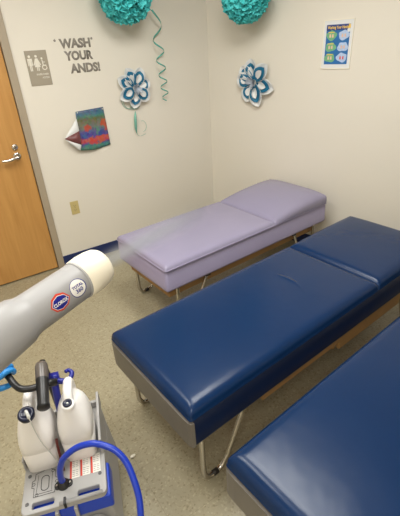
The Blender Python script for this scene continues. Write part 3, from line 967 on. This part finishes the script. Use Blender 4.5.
J1 = jug('white plastic jug on the left of the cart, open dark neck with a siphon tube', .0635, .093, 0)
obj('jug_cap', lathe(bmesh.new(), [(.0, .025), (.014, .0275), (.019, .0255), (.021, .018), (.017, .014), (.017, 0)], (0, .034, .250), (0, -.25, 1), 28), 'navycap', J1, True)
obj('siphon_tube', tube(bmesh.new(), catmull([(.001, .034, .262), (.003, .030, .276), (.010, .014, .268), (.018, -.004, .235), (.028, -.012, .17), (.045, -.010, .09), (.062, -.02, .02), (.064, -.025, .006)], 6), [.0055] * 14 + [.0016] * 29, 8), 'clear', J1, True)
J2 = jug('white plastic jug on the right of the cart with a small dark cap', .1945, .096, 0)
obj('neck_ring', lathe(bmesh.new(), [(0, .022), (.010, .022), (.012, .019), (.012, .0)], (0, .034, .248), (0, -.1, 1), 28), 'jug', J2, True)
obj('jug_cap', lathe(bmesh.new(), [(0, .0), (.0, .0155), (.008, .0155), (.009, .010), (.004, .006), (.004, 0)], (0, .033, .258), (0, -.1, 1), 24), 'navycap', J2, True)
obj('cap_vent', lathe(bmesh.new(), [(0, .004), (.003, .003), (.003, 0)], (0, .0325, .262), (0, -.1, 1), 12), 'clear', J2, True)

# ------------------------------------------------------------------ sprayer gun
GA = Vector((-2.4056, -2.5612, 1.2607)); gx = Vector((.9179, .3925, .0587)).normalized(); e1 = Vector((.3932, -.9195, 0)); e2 = e1.cross(gx).normalized()
G = thing('sprayer_gun', 'grey electrostatic sprayer gun with an off-white nozzle ring reaching in from the left', 'sprayer', tuple(GA))
o0 = Vector((0, 0, 0))
obj('barrel', lathe(bmesh.new(), [(-.42, 0), (-.42, .050), (-.40, .058), (-.22, .062), (-.10, .0555), (-.05, .051), (-.022, .0485), (-.010, .0435), (.0, .042), (.125, .042), (.130, .0415), (.130, 0)], o0, gx, 64), 'gun', G, True)
obj('collar', lathe(bmesh.new(), [(.1235, .0422), (.1235, .0432), (.128, .0435), (.130, .042)], o0, gx, 64), 'grey', G, True)
obj('nozzle_ring', lathe(bmesh.new(), [(.127, .0), (.127, .0420), (.131, .0450), (.150, .0462), (.172, .0452), (.188, .0425), (.196, .038), (.198, .033), (.194, .029), (.18, .025), (.18, 0)], o0, gx, 64), 'cap', G, True)
obj('electrode', lathe(bmesh.new(), [(.18, .0), (.18, .008), (.195, .006), (.197, 0)], o0, gx, 20), 'black', G, True)


def on_barrel(s, a, off=.0003, r=.042):
    return gx * s + (e1 * math.cos(a) + e2 * math.sin(a)) * (r + off)


def decal(bm, s0, phi0, rot, off=.0004, r=.042):
    """wrap flat xy artwork on the barrel: x along the axis, y round it"""
    c, s_ = math.cos(rot), math.sin(rot)
    for v in bm.verts:
        x, y, z = v.co; X, Y = x * c - y * s_, x * s_ + y * c
        v.co = on_barrel(s0 + X, phi0 + Y / r, off + z, r)
    return bm


def flat(poly, z, n=1):
    """filled polygon as a fan of rings (bends well round the barrel)"""
    bm = bmesh.new(); cx = sum(p[0] for p in poly) / len(poly); cy = sum(p[1] for p in poly) / len(poly); rings = []
    P = []
    for i, p in enumerate(poly):
        q = poly[(i + 1) % len(poly)]; k = max(1, int(math.dist(p, q) / .003))
        for j in range(k): P.append((p[0] + (q[0] - p[0]) * j / k, p[1] + (q[1] - p[1]) * j / k))
    for f in (1, .75, .5, .25): rings.append([bm.verts.new((cx + (x - cx) * f, cy + (y - cy) * f, z)) for x, y in P])
    c = bm.verts.new((cx, cy, z)); n = len(P)
    for a, b in zip(rings, rings[1:]):
        for k in range(n): bm.faces.new((a[k], a[(k + 1) % n], b[(k + 1) % n], b[k]))
    for k in range(n): bm.faces.new((rings[-1][k], rings[-1][(k + 1) % n], c))
    return bm


# chevron badge: red outer shape, white line, blue field and white lettering
def badge(w, h): return [(-w, 0), (-w * .62, -h * .72), (0, -h), (w * .62, -h * .72), (w, 0), (w * .62, h * .72), (0, h), (-w * .62, h * .72)]


s0, p0 = .0475, R(15.5)
bd = obj('badge', decal(flat(badge(.0235, .0190), 0), s0, p0, 0, .0004), 'red', G, True)
obj('badge_line', decal(flat(badge(.0205, .0145), 0), s0, p0, 0, .0008), 'paper', bd, True)
obj('badge_field', decal(flat(badge(.0195, .0132), 0), s0, p0, 0, .0011), 'dblue', bd, True)
bm = text('CLOROX', .0095, .0003, 1, 'CENTER', 0)
xs = [v.co.x for v in bm.verts]; k = .0335 / (max(xs) - min(xs))
for v in bm.verts: v.co.x *= k; v.co.y = (v.co.y - .0034)
obj('badge_letters', decal(bm, s0, p0, 0, .0016), 'paper', bd)
s0, p0 = .095, R(19.5)
st = obj('sticker', decal(flat(disc(0, 0, .0195, 40), 0), s0, p0, 0, .0004), 'dblue', G, True)
obj('sticker_face', decal(flat(disc(-.0006, .0004, .0178, 40), 0), s0, p0, 0, .0008), 'paper', st, True)
for txt, sz, yy in (('TOTAL', .0080, .0020), ('360', .0115, -.0085)):
    bm = text(txt, sz, .0003, 1.05, 'CENTER', 0)
    for v in bm.verts: v.co.y += yy
    obj('sticker_letters', decal(bm, s0, p0, 0, .0013), 'dblue', st)

# fine mist leaving the nozzle: real haze
mt = bpy.data.materials.new('spray_mist'); mt.use_nodes = True; nt = mt.node_tree; nt.nodes.clear()
out = nt.nodes.new('ShaderNodeOutputMaterial'); vs = nt.nodes.new('ShaderNodeVolumeScatter'); vs.inputs['Color'].default_value = (1, .95, .87, 1); vs.inputs['Anisotropy'].default_value = .2
tc = nt.nodes.new('ShaderNodeTexCoord'); sp = nt.nodes.new('ShaderNodeSeparateXYZ'); nt.links.new(tc.outputs['Object'], sp.inputs[0])


def vm(op, a, b=None):
    nd = nt.nodes.new('ShaderNodeMath'); nd.operation = op
    for i, v in enumerate((a, b)):
        if v is None: continue
        if isinstance(v, (int, float)): nd.inputs[i].default_value = v
        else: nt.links.new(v, nd.inputs[i])
    return nd.outputs[0]


_x, _y, _z = sp.outputs[0], sp.outputs[1], sp.outputs[2]
_R = vm('ADD', vm('MULTIPLY', _x, .020), .014)
_g = vm('EXPONENT', vm('MULTIPLY', vm('DIVIDE', vm('ADD', vm('MULTIPLY', _y, _y), vm('MULTIPLY', _z, _z)), vm('MULTIPLY', _R, _R)), -1.0))
_ax = vm('EXPONENT', vm('MULTIPLY', _x, -2.1))
nt.links.new(vm('MULTIPLY', vm('MULTIPLY', _g, _ax), 17.0), vs.inputs['Density']); nt.links.new(vs.outputs[0], out.inputs['Volume'])
MT['mist'] = mt
ms = Vector(GA) + gx * .203; md = (Vector((-1.02, -1.08, .66)) - ms); ml = md.length
bm = lathe(bmesh.new(), [(0, 0), (0, .03), (ml, .03 + ml * .045), (ml, 0)], (0, 0, 0), (1, 0, 0), 24)
mo = obj('spray_mist', bm, 'mist', None, True); mo.location = ms; mo.rotation_euler = md.to_track_quat('X', 'Z').to_euler()
mo['kind'] = 'stuff'; tag(mo, 'thin white spray mist drifting from the nozzle over the lavender table', 'mist')


# ------------------------------------------------------------------ gloved hand on the cart arm
def skin(name, chains, m, parent, sub=2):
    """chains: list of [(pos, radius), ...]; every later chain starts at a vertex index of the first"""
    me = bpy.data.meshes.new(name); V = []; E = []; RD = []
    for root, ch in chains:
        prev = root
        for p, r in ch:
            V.append(tuple(p)); RD.append(r); i = len(V) - 1
            if prev is not None: E.append((prev, i))
            prev = i
    me.from_pydata(V, E, []); o = bpy.data.objects.new(name, me); C.objects.link(o)
    if parent: o.parent = parent
    sk = o.modifiers.new('skin', 'SKIN'); sk.use_smooth_shade = True
    lay = me.skin_vertices[0] if me.skin_vertices else None
    if lay is None:
        bm = bmesh.new(); bm.from_mesh(me); bm.verts.layers.skin.verify(); bm.to_mesh(me); bm.free(); lay = me.skin_vertices[0]
    for i, r in enumerate(RD): lay.data[i].radius = (r, r) if not isinstance(r, tuple) else r
    lay.data[0].use_root = True
    o.modifiers.new('sub', 'SUBSURF').levels = sub; o.modifiers['sub'].render_levels = sub
    bpy.context.view_layer.update()
    m2 = bpy.data.meshes.new_from_object(o.evaluated_get(bpy.context.evaluated_depsgraph_get()))
    o.modifiers.clear(); o.data = m2; m2.materials.clear(); m2.materials.append(MT[m])
    for p in m2.polygons: p.use_smooth = True
    return o


# bar inside the fist runs along bd_ from P (finger end) to the upper left
Pw = Mc @ Vector((.012, .238, .745)); Qw = Mc @ Vector((-.05, .330, .790)); bx = (Qw - Pw).normalized()
toc = (Vector((-2.4542, -3.2671, 1.7053)) - Pw).normalized(); nn = (toc - bx * toc.dot(bx)).normalized(); ss = bx.cross(nn)   # nn: up/near side, ss: across the bar
if ss.x > 0: ss = -ss                                                      # ss points away to the left, where the wrist comes from
hc = Pw + bx * .030
H_ = lambda a, b, c: hc + bx * a + ss * b + nn * c
chains = [(None, [(H_(.002, .044, .012), .027), (H_(.004, .080, .020), .026), (H_(.010, .12, .035), .024), (H_(.014, .17, .06), .026), (H_(.02, .28, .11), .034), (H_(.03, .40, .17), .038)])]
idx = 6
for k, (a, ln) in enumerate(((-.031, .95), (-.0105, 1.05), (.010, 1.0), (.029, .88))):
    ch = [(H_(a * .9, .044, .020), .0115)]
    for ang, rr in ((50, .028), (75, .0265), (100, .027), (140, .026), (185, .025), (225, .024)):
        ch.append((H_(a, rr * math.cos(R(ang)) * ln, rr * math.sin(R(ang))), .0112 if ang < 200 else .0095))
    chains.append((0, ch)); idx += len(ch)
chains.append((1, [(H_(-.030, .062, .0), .0125), (H_(-.050, .040, -.012), .0115), (H_(-.054, .012, -.024), .0105), (H_(-.046, -.008, -.024), .009)]))
hand = thing('person', 'hand in a bright blue disposable glove gripping the cart arm at the left edge', 'person', tuple(hc))
ho2 = skin('gloved_hand', [(r, [(p - hc, q) for p, q in ch]) for r, ch in chains], 'glove', hand)
sl = [H_(.016, .20, .072) - hc, H_(.02, .28, .11) - hc, H_(.03, .40, .17) - hc, H_(.04, .52, .23) - hc]
obj('sleeve', tube(bmesh.new(), catmull(sl, 5), [.034 + .012 * i / 15 for i in range(16)], 20), 'sleeve', hand, True)

# ------------------------------------------------------------------ scrap on the floor
bm = bmesh.new()
random.seed(3)
bmesh.ops.create_icosphere(bm, subdivisions=2, radius=.010)
for v in bm.verts: v.co = Vector((v.co.x * 1.25, v.co.y * .8, max(-.006, v.co.z * .6))) * random.uniform(.8, 1.15)
o = obj('paper_scrap', bm, 'scrap', None, False); o.location = (-2.134, -2.062, .0075)
tag(o, 'tiny white paper scrap on the floor in front of the middle table', 'scrap')
